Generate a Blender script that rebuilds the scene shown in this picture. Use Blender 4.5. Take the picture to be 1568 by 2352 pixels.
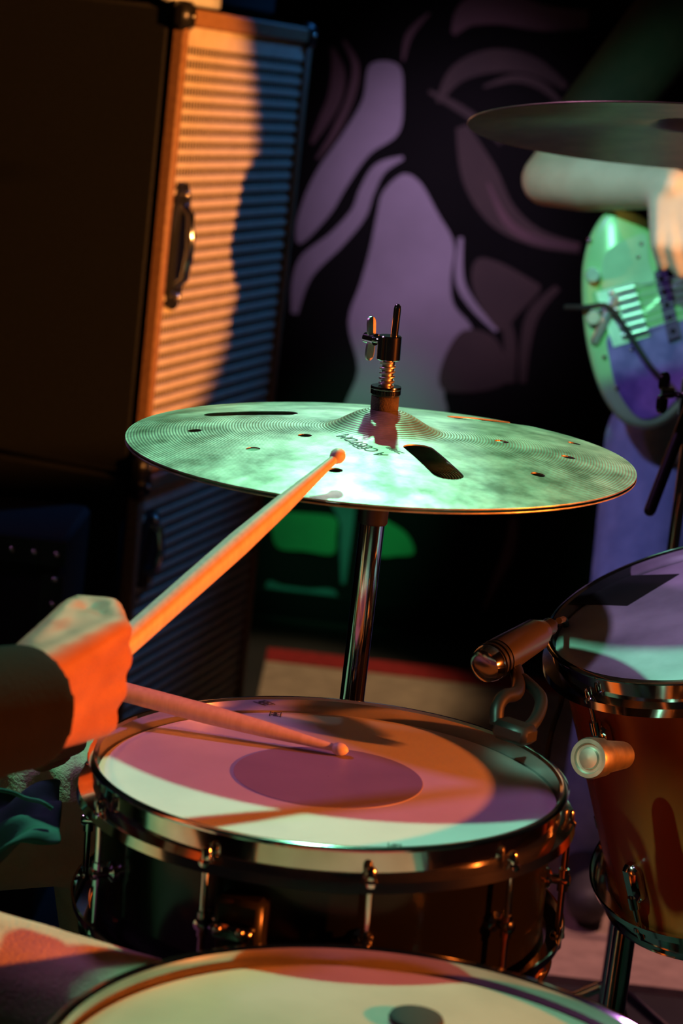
import bpy, bmesh, math, random
from mathutils import Vector, Matrix, Quaternion
random.seed(7)
PI = math.pi
for o in list(bpy.data.objects): bpy.data.objects.remove(o)
scene = bpy.context.scene
COL = scene.collection
V = Vector
R_ = math.radians

# ------------------------------------------------------------------ camera
FPX, TH, RHO, CAMH = 5000.0, R_(11.3), R_(6.5), 1.2
_u0 = V((0, math.sin(TH), math.cos(TH))); CF = V((0, math.cos(TH), -math.sin(TH))); _r0 = V((1, 0, 0))
CR = _r0*math.cos(RHO) + _u0*math.sin(RHO)
CU = _u0*math.cos(RHO) - _r0*math.sin(RHO)
CC = V((0, 0, CAMH))
cam = bpy.data.cameras.new('camera'); camo = bpy.data.objects.new('camera', cam); COL.objects.link(camo)
m = Matrix((CR, CU, -CF)).transposed().to_4x4(); m.translation = CC
camo.matrix_world = m
cam.sensor_fit = 'VERTICAL'; cam.sensor_height = 36; cam.sensor_width = 24
cam.lens = FPX/2352*36
cam.dof.use_dof = True; cam.dof.focus_distance = 1.93; cam.dof.aperture_fstop = 6.0
cam.clip_start = 0.05
scene.camera = camo

# ------------------------------------------------------------------ world, exposure, stage lights and added fill spots
w = bpy.data.worlds.new('world'); scene.world = w; w.use_nodes = True
w.node_tree.nodes['Background'].inputs[0].default_value = (0.30, 0.22, 0.20, 1)
w.node_tree.nodes['Background'].inputs[1].default_value = 0.012
vs = scene.view_settings
vs.view_transform = 'Standard'; vs.look = 'None'; vs.gamma = 1; vs.use_curve_mapping = False; vs.exposure = 0.0

def spot(name, loc, target, color, watts, cone, blend, radius):
    l = bpy.data.lights.new(name, 'SPOT'); l.color = color; l.energy = watts
    l.spot_size = R_(cone); l.spot_blend = blend; l.shadow_soft_size = radius
    o = bpy.data.objects.new(name, l); COL.objects.link(o); o.location = loc
    o.rotation_euler = (V(target)-V(loc)).to_track_quat('-Z', 'Y').to_euler()
    return o
spot('mint_stage_light', (-0.12, 3.15, 2.80), (0.02, 1.82, 0.76), (0.24, 1.0, 0.57), 230, 44, 0.5, 0.035)
spot('white_back_light', (-0.05, 4.55, 2.35), (0.00, 1.74, 0.87), (0.62, 0.95, 1.0), 40, 7, 0.8, 0.10)
spot('orange_kit_light', (2.45, 0.90, 1.20), (-0.03, 1.66, 0.72), (1.0, 0.18, 0.02), 620, 25, 0.4, 0.04)
spot('orange_cabinet_light', (3.05, 1.06, 1.50), (-0.30, 3.16, 0.985), (1.0, 0.35, 0.08), 1250, 10.8, 0.12, 0.04)
spot('magenta_wash_light', (-1.6, 2.2, 2.7), (0.15, 1.9, 0.7), (0.70, 0.28, 0.85), 60, 60, 0.8, 0.12)
spot('mural_wash_light', (0.15, 2.6, 2.6), (0.15, 4.75, 0.92), (0.76, 0.54, 0.88), 200, 16.5, 1.0, 0.10)
spot('blue_cabinet_light', (0.75, 4.35, 2.3), (-0.15, 3.6, 1.05), (0.05, 0.30, 1.0), 55, 24, 0.8, 0.06)
spot('green_guitar_light', (-0.5, 0.6, 2.5), (0.43, 3.1, 1.08), (0.25, 1.0, 0.48), 220, 12, 0.6, 0.06)
spot('violet_guitar_light', (-0.9, 1.6, 2.3), (0.55, 3.15, 0.74), (0.40, 0.42, 1.0), 90, 22, 0.6, 0.05)
spot('lavender_tom_fill', (0.15, 0.8, 2.6), (0.37, 1.98, 0.75), (0.66, 0.50, 0.95), 70, 9.5, 0.4, 0.05)  # added spot that brightens the rack tom head, no known source
spot('green_wall_fill', (0.45, 3.0, 2.5), (0.02, 4.75, 0.30), (0.15, 1.0, 0.45), 130, 9.5, 0.6, 0.06)  # extra green fill put in to lift the lower wall paint
spot('mint_knob_fill', (-0.9, 0.5, 2.2), (0.228, 1.763, 0.660), (0.35, 1.0, 0.70), 260, 2.6, 0.6, 0.03)  # made-up narrow spot tinting the rack tom's mount knob mint
spot('warm_floor_fill', (0.35, 4.1, 2.75), (-0.06, 4.2, 0.0), (1.0, 0.72, 0.42), 110, 16, 0.5, 0.06)  # invented warm downlight to brighten the rug patch behind the hi-hat stand
spot('pink_floor_fill', (0.95, 3.0, 2.75), (0.46, 2.92, 0.0), (1.0, 0.48, 0.46), 150, 15, 0.6, 0.06)  # second floor fill, added to turn the near rug pink

# ------------------------------------------------------------------ pixel helpers
def ray(x, y): return CF + CR*((x-784)/FPX) - CU*((y-1176)/FPX)
def at(x, y, D): return CC + ray(x, y)*D
def on_plane(x, y, P, n):
    d = ray(x, y); n = V(n); return CC + d*((V(P)-CC).dot(n)/d.dot(n))
def on_floor(x, y, z=0): return on_plane(x, y, (0, 0, z), (0, 0, 1))

# ------------------------------------------------------------------ materials
MATS = {}
def mat(name, col, rough=0.5, metal=0.0, col2=None, scale=20, detail=4, bump=0.0, bscale=None, spec=0.5, stretch=None, emit=0, ramp=(0.35, 0.65), rough2=None):
    if name in MATS: return MATS[name]
    M = bpy.data.materials.new(name); M.use_nodes = True; nt = M.node_tree; b = nt.nodes['Principled BSDF']
    b.inputs['Base Color'].default_value = (*col, 1); b.inputs['Roughness'].default_value = rough
    b.inputs['Metallic'].default_value = metal; b.inputs['Specular IOR Level'].default_value = spec
    tc = nt.nodes.new('ShaderNodeTexCoord'); mp = nt.nodes.new('ShaderNodeMapping')
    nt.links.new(tc.outputs['Object'], mp.inputs[0])
    if stretch: mp.inputs['Scale'].default_value = stretch
    ns = nt.nodes.new('ShaderNodeTexNoise'); ns.inputs['Scale'].default_value = scale; ns.inputs['Detail'].default_value = detail
    nt.links.new(mp.outputs[0], ns.inputs['Vector'])
    c2 = col2 if col2 else tuple(c*0.82 for c in col)
    rp = nt.nodes.new('ShaderNodeValToRGB'); rp.color_ramp.elements[0].position = ramp[0]; rp.color_ramp.elements[1].position = ramp[1]
    rp.color_ramp.elements[0].color = (*c2, 1); rp.color_ramp.elements[1].color = (*col, 1)
    nt.links.new(ns.outputs['Fac'], rp.inputs[0]); nt.links.new(rp.outputs[0], b.inputs['Base Color'])
    if rough2 is not None:
        mr = nt.nodes.new('ShaderNodeMapRange'); mr.inputs[1].default_value = ramp[0]; mr.inputs[2].default_value = ramp[1]
        mr.inputs[3].default_value = rough2; mr.inputs[4].default_value = rough
        nt.links.new(ns.outputs['Fac'], mr.inputs[0]); nt.links.new(mr.outputs[0], b.inputs['Roughness'])
    if bump:
        n2 = nt.nodes.new('ShaderNodeTexNoise'); n2.inputs['Scale'].default_value = bscale or scale*4; n2.inputs['Detail'].default_value = 3
        nt.links.new(mp.outputs[0], n2.inputs['Vector'])
        bp = nt.nodes.new('ShaderNodeBump'); bp.inputs['Strength'].default_value = bump; bp.inputs['Distance'].default_value = 0.002
        nt.links.new(n2.outputs['Fac'], bp.inputs['Height']); nt.links.new(bp.outputs[0], b.inputs['Normal'])
    MATS[name] = M; return M

chrome = mat('chrome', (0.72, 0.72, 0.72), 0.10, 1.0, (0.62, 0.62, 0.62), 30)
dark_chrome = mat('dark_chrome', (0.30, 0.29, 0.28), 0.14, 1.0, (0.22, 0.22, 0.22), 30)
steel = mat('brushed_steel', (0.66, 0.60, 0.53), 0.42, 1.0, (0.45, 0.42, 0.38), 60)
black_plastic = mat('black_plastic', (0.012, 0.012, 0.012), 0.42)
black_metal = mat('black_metal', (0.02, 0.019, 0.018), 0.30, 0.3)
rubber = mat('rubber', (0.02, 0.02, 0.02), 0.8)
felt = mat('felt', (0.09, 0.07, 0.045), 0.95, 0, (0.05, 0.04, 0.03), 200, bump=0.4)
head_white = mat('coated_head', (0.80, 0.78, 0.76), 0.42, 0, (0.72, 0.70, 0.69), 14, 5, bump=0.05, bscale=700)
head_old = mat('worn_head', (0.50, 0.46, 0.36), 0.55, 0, (0.38, 0.34, 0.26), 9, 6, bump=0.05, bscale=600)
head_grey = mat('scuffed_head', (0.62, 0.60, 0.64), 0.4, 0, (0.30, 0.29, 0.33), 11, 8, ramp=(0.30, 0.62))
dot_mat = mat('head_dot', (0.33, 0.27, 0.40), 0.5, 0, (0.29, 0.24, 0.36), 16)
black_shell = mat('black_shell', (0.005, 0.005, 0.005), 0.18, 0, (0.004, 0.004, 0.004), 8, spec=0.25)
amber_shell = mat('amber_shell', (0.34, 0.085, 0.018), 0.25, 0, (0.17, 0.035, 0.008), 5, 8, stretch=(1, 1, 0.25), ramp=(0.25, 0.75))
stick_mat = mat('hickory', (0.80, 0.66, 0.48), 0.5, 0, (0.70, 0.56, 0.40), 30, 4, stretch=(8, 8, 0.6))
tolex = mat('tolex', (0.012, 0.012, 0.011), 0.75, 0, (0.008, 0.008, 0.007), 180, bump=0.4, bscale=400, spec=0.25)
rim_tolex = mat('brown_tolex', (0.34, 0.17, 0.07), 0.55, 0, (0.26, 0.12, 0.05), 120, bump=0.3)
grille_mat = mat('grille_cream', (0.70, 0.58, 0.42), 0.45, 0, (0.60, 0.49, 0.35), 40)
grille_back = mat('grille_backing', (0.022, 0.018, 0.014), 0.8)
brass_screw = mat('screw', (0.8, 0.72, 0.6), 0.2, 1.0)
wall_black = mat('wall_black', (0.005, 0.0045, 0.005), 0.9, 0, (0.008, 0.007, 0.0075), 3, spec=0.15)
paint_lav = mat('paint_lavender', (0.40, 0.33, 0.42), 0.7, 0, (0.30, 0.25, 0.31), 5, 5)
paint_rose = mat('paint_rose', (0.17, 0.085, 0.10), 0.7, 0, (0.11, 0.06, 0.07), 6)
paint_umber = mat('paint_umber', (0.075, 0.045, 0.042), 0.7, 0, (0.05, 0.03, 0.03), 5)
paint_green = mat('paint_green', (0.04, 0.36, 0.13), 0.7, 0, (0.025, 0.20, 0.08), 6)
paint_teal = mat('paint_teal', (0.08, 0.24, 0.24), 0.7, 0, (0.04, 0.12, 0.13), 6)
floor_mat = mat('stage_floor', (0.022, 0.018, 0.016), 0.7, 0, (0.012, 0.010, 0.010), 6, bump=0.2)
rug_mat = mat('rug_field', (0.52, 0.38, 0.26), 0.95, 0, (0.40, 0.29, 0.20), 30, 6, bump=0.6, bscale=500)
rug_red = mat('rug_red', (0.42, 0.02, 0.02), 0.95, 0, (0.3, 0.015, 0.015), 60, bump=0.6, bscale=500)
skin_mat = mat('skin', (0.46, 0.20, 0.11), 0.6, 0, (0.36, 0.14, 0.075), 30)
skin_pale = mat('skin_pale', (0.66, 0.47, 0.38), 0.55, 0, (0.58, 0.40, 0.32), 25)
hair_mat = mat('hair', (0.03, 0.018, 0.012), 0.6)
shirt_black = mat('shirt_black', (0.003, 0.0026, 0.0022), 0.95, 0, (0.002, 0.0017, 0.0015), 60, bump=0.4, bscale=300, spec=0.2)
shirt_red = mat('shirt_red', (0.022, 0.008, 0.008), 0.9, 0, (0.014, 0.006, 0.006), 40, bump=0.4)
khaki = mat('khaki', (0.58, 0.47, 0.35), 0.85, 0, (0.46, 0.37, 0.27), 22, 6, bump=0.5, bscale=350)
denim = mat('denim', (0.28, 0.33, 0.52), 0.85, 0, (0.20, 0.25, 0.42), 30, 6, bump=0.5, bscale=350)
shoe_mat = mat('shoe', (0.05, 0.05, 0.05), 0.6)
cloth_green = mat('dark_green_cloth', (0.02, 0.12, 0.10), 0.85, 0, (0.008, 0.05, 0.05), 18, bump=0.4)
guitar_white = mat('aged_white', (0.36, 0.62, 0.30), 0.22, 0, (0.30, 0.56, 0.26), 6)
guard_mat = mat('pearl_guard', (0.30, 0.18, 0.52), 0.2, 0, (0.14, 0.09, 0.30), 28, 3)
pickup_mat = mat('pickup', (0.10, 0.05, 0.14), 0.25)
bridge_metal = mat('bridge_metal', (0.85, 0.88, 0.92), 0.34, 0.8, (0.7, 0.74, 0.8), 60)
maple = mat('maple', (0.6, 0.4, 0.2), 0.4)
print_black = mat('print_black', (0.012, 0.02, 0.015), 0.6)

# cymbal bronze, mottled and brushed along the lathe grooves
def cymbal_mat(name, groove, ca, cb, metal):
    M = bpy.data.materials.new(name); M.use_nodes = True; nt = M.node_tree; b = nt.nodes['Principled BSDF']; L = nt.links
    tc = nt.nodes.new('ShaderNodeTexCoord')
    ns = nt.nodes.new('ShaderNodeTexNoise'); ns.inputs['Scale'].default_value = 26; ns.inputs['Detail'].default_value = 9; ns.inputs['Roughness'].default_value = 0.62
    L.new(tc.outputs['Object'], ns.inputs['Vector'])
    rp = nt.nodes.new('ShaderNodeValToRGB'); rp.color_ramp.elements[0].position = 0.36; rp.color_ramp.elements[1].position = 0.66
    rp.color_ramp.elements[0].color = (*ca, 1); rp.color_ramp.elements[1].color = (*cb, 1)
    L.new(ns.outputs['Fac'], rp.inputs[0]); L.new(rp.outputs[0], b.inputs['Base Color'])
    b.inputs['Metallic'].default_value = metal; b.inputs['Roughness'].default_value = 0.40
    vl = nt.nodes.new('ShaderNodeVectorMath'); vl.operation = 'MULTIPLY'; vl.inputs[1].default_value = (1, 1, 0)
    L.new(tc.outputs['Object'], vl.inputs[0])
    ln = nt.nodes.new('ShaderNodeVectorMath'); ln.operation = 'LENGTH'; L.new(vl.outputs[0], ln.inputs[0])
    mm = nt.nodes.new('ShaderNodeMath'); mm.operation = 'MULTIPLY'; mm.inputs[1].default_value = 2400; L.new(ln.outputs['Value'], mm.inputs[0])
    si = nt.nodes.new('ShaderNodeMath'); si.operation = 'SINE'; L.new(mm.outputs[0], si.inputs[0])
    bp = nt.nodes.new('ShaderNodeBump'); bp.inputs['Strength'].default_value = groove; bp.inputs['Distance'].default_value = 0.0004
    L.new(si.outputs[0], bp.inputs['Height'])
    b2 = nt.nodes.new('ShaderNodeBump'); b2.inputs['Strength'].default_value = 0.25; b2.inputs['Distance'].default_value = 0.004
    n2 = nt.nodes.new('ShaderNodeTexNoise'); n2.inputs['Scale'].default_value = 34; n2.inputs['Detail'].default_value = 2
    L.new(tc.outputs['Object'], n2.inputs['Vector']); L.new(n2.outputs['Fac'], b2.inputs['Height']); L.new(bp.outputs[0], b2.inputs['Normal'])
    L.new(b2.outputs[0], b.inputs['Normal'])
    return M
bronze = cymbal_mat('brilliant_bronze', 0.25, (0.20, 0.21, 0.14), (0.68, 0.66, 0.52), 0.70)
bronze_dark = cymbal_mat('lathed_bronze', 0.5, (0.40, 0.34, 0.20), (0.55, 0.47, 0.28), 0.85)

# ------------------------------------------------------------------ mesh builder
def frame(d):
    d = V(d).normalized(); a = d.orthogonal().normalized(); return a, d.cross(a), d
class MB:
    def __init__(s): s.v = []; s.f = []
    def add(s, vs, fs):
        n = len(s.v); s.v += [tuple(v) for v in vs]; s.f += [tuple(i+n for i in f) for f in fs]; return s
    def box(s, c, d, M=None, bev=0.0):
        x, y, z = d[0]/2, d[1]/2, d[2]/2; vs = []; fs = []
        if bev <= 0:
            vs = [V((i*x, j*y, k*z)) for i in (-1, 1) for j in (-1, 1) for k in (-1, 1)]
            fs = [(0, 1, 3, 2), (4, 6, 7, 5), (0, 4, 5, 1), (2, 3, 7, 6), (0, 2, 6, 4), (1, 5, 7, 3)]
        else:
            b = bev; idx = {}
            for i in (-1, 1):
                for j in (-1, 1):
                    for k in (-1, 1):
                        idx[(i, j, k, 0)] = len(vs); vs.append(V((i*x, j*(y-b), k*(z-b))))
                        idx[(i, j, k, 1)] = len(vs); vs.append(V((i*(x-b), j*y, k*(z-b))))
                        idx[(i, j, k, 2)] = len(vs); vs.append(V((i*(x-b), j*(y-b), k*z)))
            bm = bmesh.new(); bv = [bm.verts.new(v) for v in vs]
            bmesh.ops.convex_hull(bm, input=bv); bm.verts.index_update()
            vs = [v.co.copy() for v in bm.verts]; fs = [tuple(v.index for v in f.verts) for f in bm.faces]; bm.free()
        c = V(c); M = M or Matrix.Identity(3)
        return s.add([M @ v + c for v in vs], fs)
    def rings(s, rings, close=False, caps=True):
        n = len(rings[0]); vs = [p for r in rings for p in r]; fs = []; m_ = len(rings)
        for i in range(m_ if close else m_-1):
            j = (i+1) % m_
            for k in range(n):
                l = (k+1) % n; fs.append((i*n+k, i*n+l, j*n+l, j*n+k))
        if caps and not close:
            fs.append(tuple(range(n-1, -1, -1))); fs.append(tuple((m_-1)*n+k for k in range(n)))
        return s.add(vs, fs)
    def cone(s, p, q, r1, r2=None, n=20, caps=True):
        r2 = r1 if r2 is None else r2; p, q = V(p), V(q); a, b, _ = frame(q-p)
        return s.rings([[c + a*(r*math.cos(2*PI*k/n)) + b*(r*math.sin(2*PI*k/n)) for k in range(n)] for c, r in ((p, r1), (q, r2))], caps=caps)
    def turned(s, p, q, prof, n=24):       # prof: (t along p->q in metres, radius), solid of revolution
        p, q = V(p), V(q); a, b, d = frame(q-p)
        return s.rings([[p + d*t + a*(r*math.cos(2*PI*k/n)) + b*(r*math.sin(2*PI*k/n)) for k in range(n)] for t, r in prof])
    def lathe(s, prof, n=96, closed=True): # prof (r,z) about local Z
        return s.rings([[V((r*math.cos(2*PI*k/n), r*math.sin(2*PI*k/n), z)) for k in range(n)] for r, z in prof], close=closed, caps=not closed)
    def tube(s, pts, r, n=10):
        pts = [V(p) for p in pts]; rr = r if isinstance(r, (list, tuple)) else [r]*len(pts); rings = []; a = None
        for i, p in enumerate(pts):
            d = (pts[min(i+1, len(pts)-1)]-pts[max(i-1, 0)]).normalized()
            if a is None: a = d.orthogonal().normalized()
            a = (a-d*a.dot(d)).normalized(); b = d.cross(a)
            rings.append([p + a*(rr[i]*math.cos(2*PI*k/n)) + b*(rr[i]*math.sin(2*PI*k/n)) for k in range(n)])
        return s.rings(rings)
    def ball(s, c, r, n=12, sc=(1, 1, 1)):
        bm = bmesh.new(); bmesh.ops.create_uvsphere(bm, u_segments=n, v_segments=max(6, n//2+2), radius=r); bm.verts.index_update()
        s.add([V((v.co.x*sc[0], v.co.y*sc[1], v.co.z*sc[2]))+V(c) for v in bm.verts], [tuple(v.index for v in f.verts) for f in bm.faces]); bm.free(); return s
    def capsule(s, p, q, r1, r2, n=16):    # sphere-swept tapered limb
        p, q = V(p), V(q); d = (q-p); L = d.length
        prof = [(-r1*math.cos(t), r1*math.sin(t)) for t in [PI/2*i/5 for i in range(1, 6)]] + [(L+r2*math.sin(t), r2*math.cos(t)) for t in [PI/2*i/5 for i in range(0, 5)]]
        prof = [(-r1*0.999, r1*0.05)] + prof + [(L+r2*0.999, r2*0.05)]
        return s.turned(p, q, prof, n)
    def plate(s, pts, nrm, t):             # extrude a planar outline backwards along -nrm
        n = len(pts); nrm = V(nrm).normalized(); top = [V(p) for p in pts]; bot = [p-nrm*t for p in top]
        fs = [tuple(range(n)), tuple(range(2*n-1, n-1, -1))]+[(i, n+i, n+(i+1) % n, (i+1) % n) for i in range(n)]
        return s.add(top+bot, fs)
    def mesh(s, name, m, smooth=40):
        me = bpy.data.meshes.new(name); me.from_pydata(s.v, [], s.f); me.validate()
        bm = bmesh.new(); bm.from_mesh(me); bmesh.ops.recalc_face_normals(bm, faces=bm.faces); bm.to_mesh(me); bm.free()
        if smooth:
            me.polygons.foreach_set('use_smooth', [True]*len(me.polygons)); me.set_sharp_from_angle(angle=R_(smooth))
        me.materials.append(m); return me
    def build(s, name, m, parent=None, smooth=40):
        return link(name, s.mesh(name, m, smooth), parent)
def link(name, me, parent=None):
    o = bpy.data.objects.new(name, me); COL.objects.link(o)
    if parent: o.parent = parent
    return o
def tag(o, label, cat=None, group=None, kind=None):
    if label: o['label'] = label
    if cat: o['category'] = cat
    if group: o['group'] = group
    if kind: o['kind'] = kind
    return o
def empty(name, loc=(0, 0, 0), quat=None, rz=0):
    o = bpy.data.objects.new(name, None); COL.objects.link(o); o.location = loc; o.empty_display_size = 0.05
    if quat: o.rotation_euler = quat.to_euler()
    elif rz: o.rotation_euler = (0, 0, rz)
    return o
def tilt_quat(tx, ty): return V((math.sin(ty), -math.sin(tx), 1)).to_track_quat('Z', 'Y')
def smooth_line(pts, k=8, closed=False):
    pts = [V(p) for p in pts]; n = len(pts); out = []
    for i in range(n if closed else n-1):
        g = (lambda j: pts[j % n]) if closed else (lambda j: pts[min(max(j, 0), n-1)])
        p0, p1, p2, p3 = g(i-1), g(i), g(i+1), g(i+2)
        for s in range(k):
            t = s/k
            out.append(0.5*((2*p1)+(p2-p0)*t+(2*p0-5*p1+4*p2-p3)*t*t+(3*p1-p0-3*p2+p3)*t**3))
    if not closed: out.append(pts[-1])
    return out
def evaluated(o, m):
    dg = bpy.context.evaluated_depsgraph_get(); me = bpy.data.meshes.new_from_object(o.evaluated_get(dg))
    me.materials.clear(); me.materials.append(m); return me
def fuse(mb, name, m, parent, voxel=0.006, smooth_it=6, sub=False):   # union overlapping limbs into ONE continuous skin
    o = mb.build(name+'_raw', m, None, 0)
    r = o.modifiers.new('r', 'REMESH'); r.mode = 'VOXEL'; r.voxel_size = voxel
    if smooth_it:
        s = o.modifiers.new('s', 'SMOOTH'); s.iterations = smooth_it; s.factor = 0.5
    me = evaluated(o, m); bpy.data.objects.remove(o); me.name = name
    me.polygons.foreach_set('use_smooth', [True]*len(me.polygons))
    return link(name, me, parent)

# ================================================================== SETTING
WY = 4.75
wall = MB().box((0, WY+0.06, 1.4), (7, 0.12, 2.8)).build('wall_back', wall_black, smooth=0)
tag(wall, 'black back wall painted with swirling lavender and rose bands', kind='structure')
fl = MB().box((0, 2.4, -0.03), (7, 7, 0.06)).build('floor', floor_mat, smooth=0)
tag(fl, 'dark stage floor under the drum kit', kind='structure')
bb = MB().box((0, WY-0.011, 0.03), (7, 0.02, 0.06)).build('baseboard_back', wall_black, smooth=0); tag(bb, 'black skirting along the mural wall', kind='structure')

def wp(x, y): return on_plane(x, y, (0, WY-0.0005, 0), (0, 1, 0))
PZ = [0]
def paint_area(pts, m):
    PZ[0] += 1; off = V((0, -0.0010-0.00012*PZ[0], 0))
    p = [q+off for q in smooth_line([wp(*a) for a in pts], 5, True)]
    MB().plate(p, (0, -1, 0), 0.0008).build('paint_patch', m, wall, 0)
def paint_band(pts, hw, m):
    PZ[0] += 1; off = V((0, -0.0010-0.00012*PZ[0], 0))
    p = smooth_line([wp(*a) for a in pts], 8); n = len(p)
    ws = smooth_line([V((h, 0, 0)) for h in (hw if isinstance(hw, (list, tuple)) else [hw]*len(pts))], 8)
    L, Rr = [], []
    for i, q in enumerate(p):
        d = (p[min(i+1, n-1)]-p[max(i-1, 0)]).normalized(); s = V((d.z, 0, -d.x)); h = max(ws[i].x, 0.5)*WY/FPX
        L.append(q+s*h+off); Rr.append(q-s*h+off)
    b = MB(); fr = L+Rr; k = len(fr); bk = [v+V((0, 0.0008, 0)) for v in fr]
    fs = [(i, i+1, n+i+1, n+i) for i in range(n-1)]; fs += [tuple(k+j for j in reversed(f)) for f in fs[:]]
    fs += [(i, k+i, k+i+1, i+1) for i in range(n-1)]+[(n+i, n+i+1, k+n+i+1, k+n+i) for i in range(n-1)]
    b.add(fr+bk, fs).build('paint_band', m, wall, 0)
paint_area([(880, 440), (925, 400), (965, 420), (1005, 490), (1042, 560), (1035, 640), (1042, 700), (1085, 760), (1060, 840), (1020, 900), (1010, 960), (800, 960), (822, 850), (800, 740), (828, 650), (850, 570), (866, 490)], paint_lav)
paint_area([(690, 560), (755, 495), (798, 425), (848, 355), (915, 305), (925, 220), (915, 150), (850, 148), (832, 230), (785, 310), (735, 380), (700, 450), (680, 520)], paint_lav)
paint_band([(925, 362), (872, 388), (842, 440), (822, 492), (770, 552), (712, 602), (688, 650), (676, 720)], [4, 14, 17, 18, 20, 24, 18, 8], paint_lav)
paint_band([(762, 108), (776, 165), (768, 225), (742, 280), (715, 330)], [3, 15, 16, 12, 4], paint_rose)
paint_band([(788, 92), (816, 150), (806, 220), (770, 300), (728, 365)], [4, 8, 9, 8, 4], paint_rose)
paint_band([(1040, 78), (1078, 30), (1150, 18), (1250, 42), (1350, 45)], [6, 30, 36, 28, 20], paint_rose)
paint_band([(1005, 235), (1050, 170), (1130, 140), (1220, 150), (1300, 200)], [5, 20, 26, 20, 8], paint_umber)
paint_band([(985, 210), (1040, 240), (1100, 280), (1150, 330)], [4, 9, 9, 4], paint_umber)
paint_band([(1110, 200), (1180, 180), (1240, 195), (1290, 240)], [3, 9, 10, 5], paint_umber)
paint_band([(1060, 290), (1100, 400), (1150, 490), (1230, 545), (1330, 570)], [14, 40, 34, 20, 12], paint_umber)
paint_band([(1120, 420), (1165, 510), (1230, 550), (1330, 568)], [3, 9, 10, 8], paint_rose)
paint_band([(985, 30), (940, 80), (925, 140)], [3, 8, 3], paint_rose)
paint_band([(1058, 545), (1055, 640), (1085, 700), (1140, 760)], [5, 10, 9, 4], paint_lav)
paint_area([(1095, 595), (1140, 600), (1215, 640), (1240, 665), (1190, 720), (1150, 760), (1100, 700), (1082, 640)], paint_umber)
paint_band([(1280, 660), (1225, 720), (1205, 800), (1200, 880)], [8, 14, 12, 8], paint_umber)
paint_band([(1150, 700), (1170, 780), (1170, 880)], [5, 14, 12], paint_umber)
paint_area([(1010, 850), (1060, 760), (1140, 780), (1160, 880), (1030, 900)], paint_umber)
paint_area([(632, 1180), (700, 1178), (770, 1188), (772, 1230), (764, 1272), (700, 1265), (640, 1258), (625, 1220)], paint_green)
paint_band([(788, 1150), (796, 1200), (792, 1260), (788, 1340)], [30, 16, 12, 5], paint_teal)
paint_area([(868, 1195), (905, 1205), (938, 1232), (950, 1270), (910, 1276), (868, 1272)], paint_green)
paint_area([(612, 1338), (650, 1345), (705, 1352), (770, 1358), (765, 1420), (700, 1428), (612, 1420)], paint_teal)
paint_area([(598, 1440), (650, 1448), (700, 1470), (660, 1480), (600, 1480)], paint_teal)
paint_band([(1180, 1190), (1170, 1260), (1140, 1330), (1110, 1400)], [10, 14, 10, 4], paint_rose)

# rug behind the kit
rug = empty('rug', (0.15, 3.6, 0)); tag(rug, 'beige rug with a red border lying behind the hi-hat stand', 'rug')
MB().box((0.44, -0.02, 0.006), (1.42, 1.46, 0.012)).build('rug_field', rug_mat, rug, 0)
for c, d in (((0.44, 0.76, 0.007), (1.42, 0.10, 0.014)), ((1.20, 0.03, 0.007), (0.10, 1.56, 0.014))):
    MB().box(c, d).build('rug_border', rug_red, rug, 0)

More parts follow.
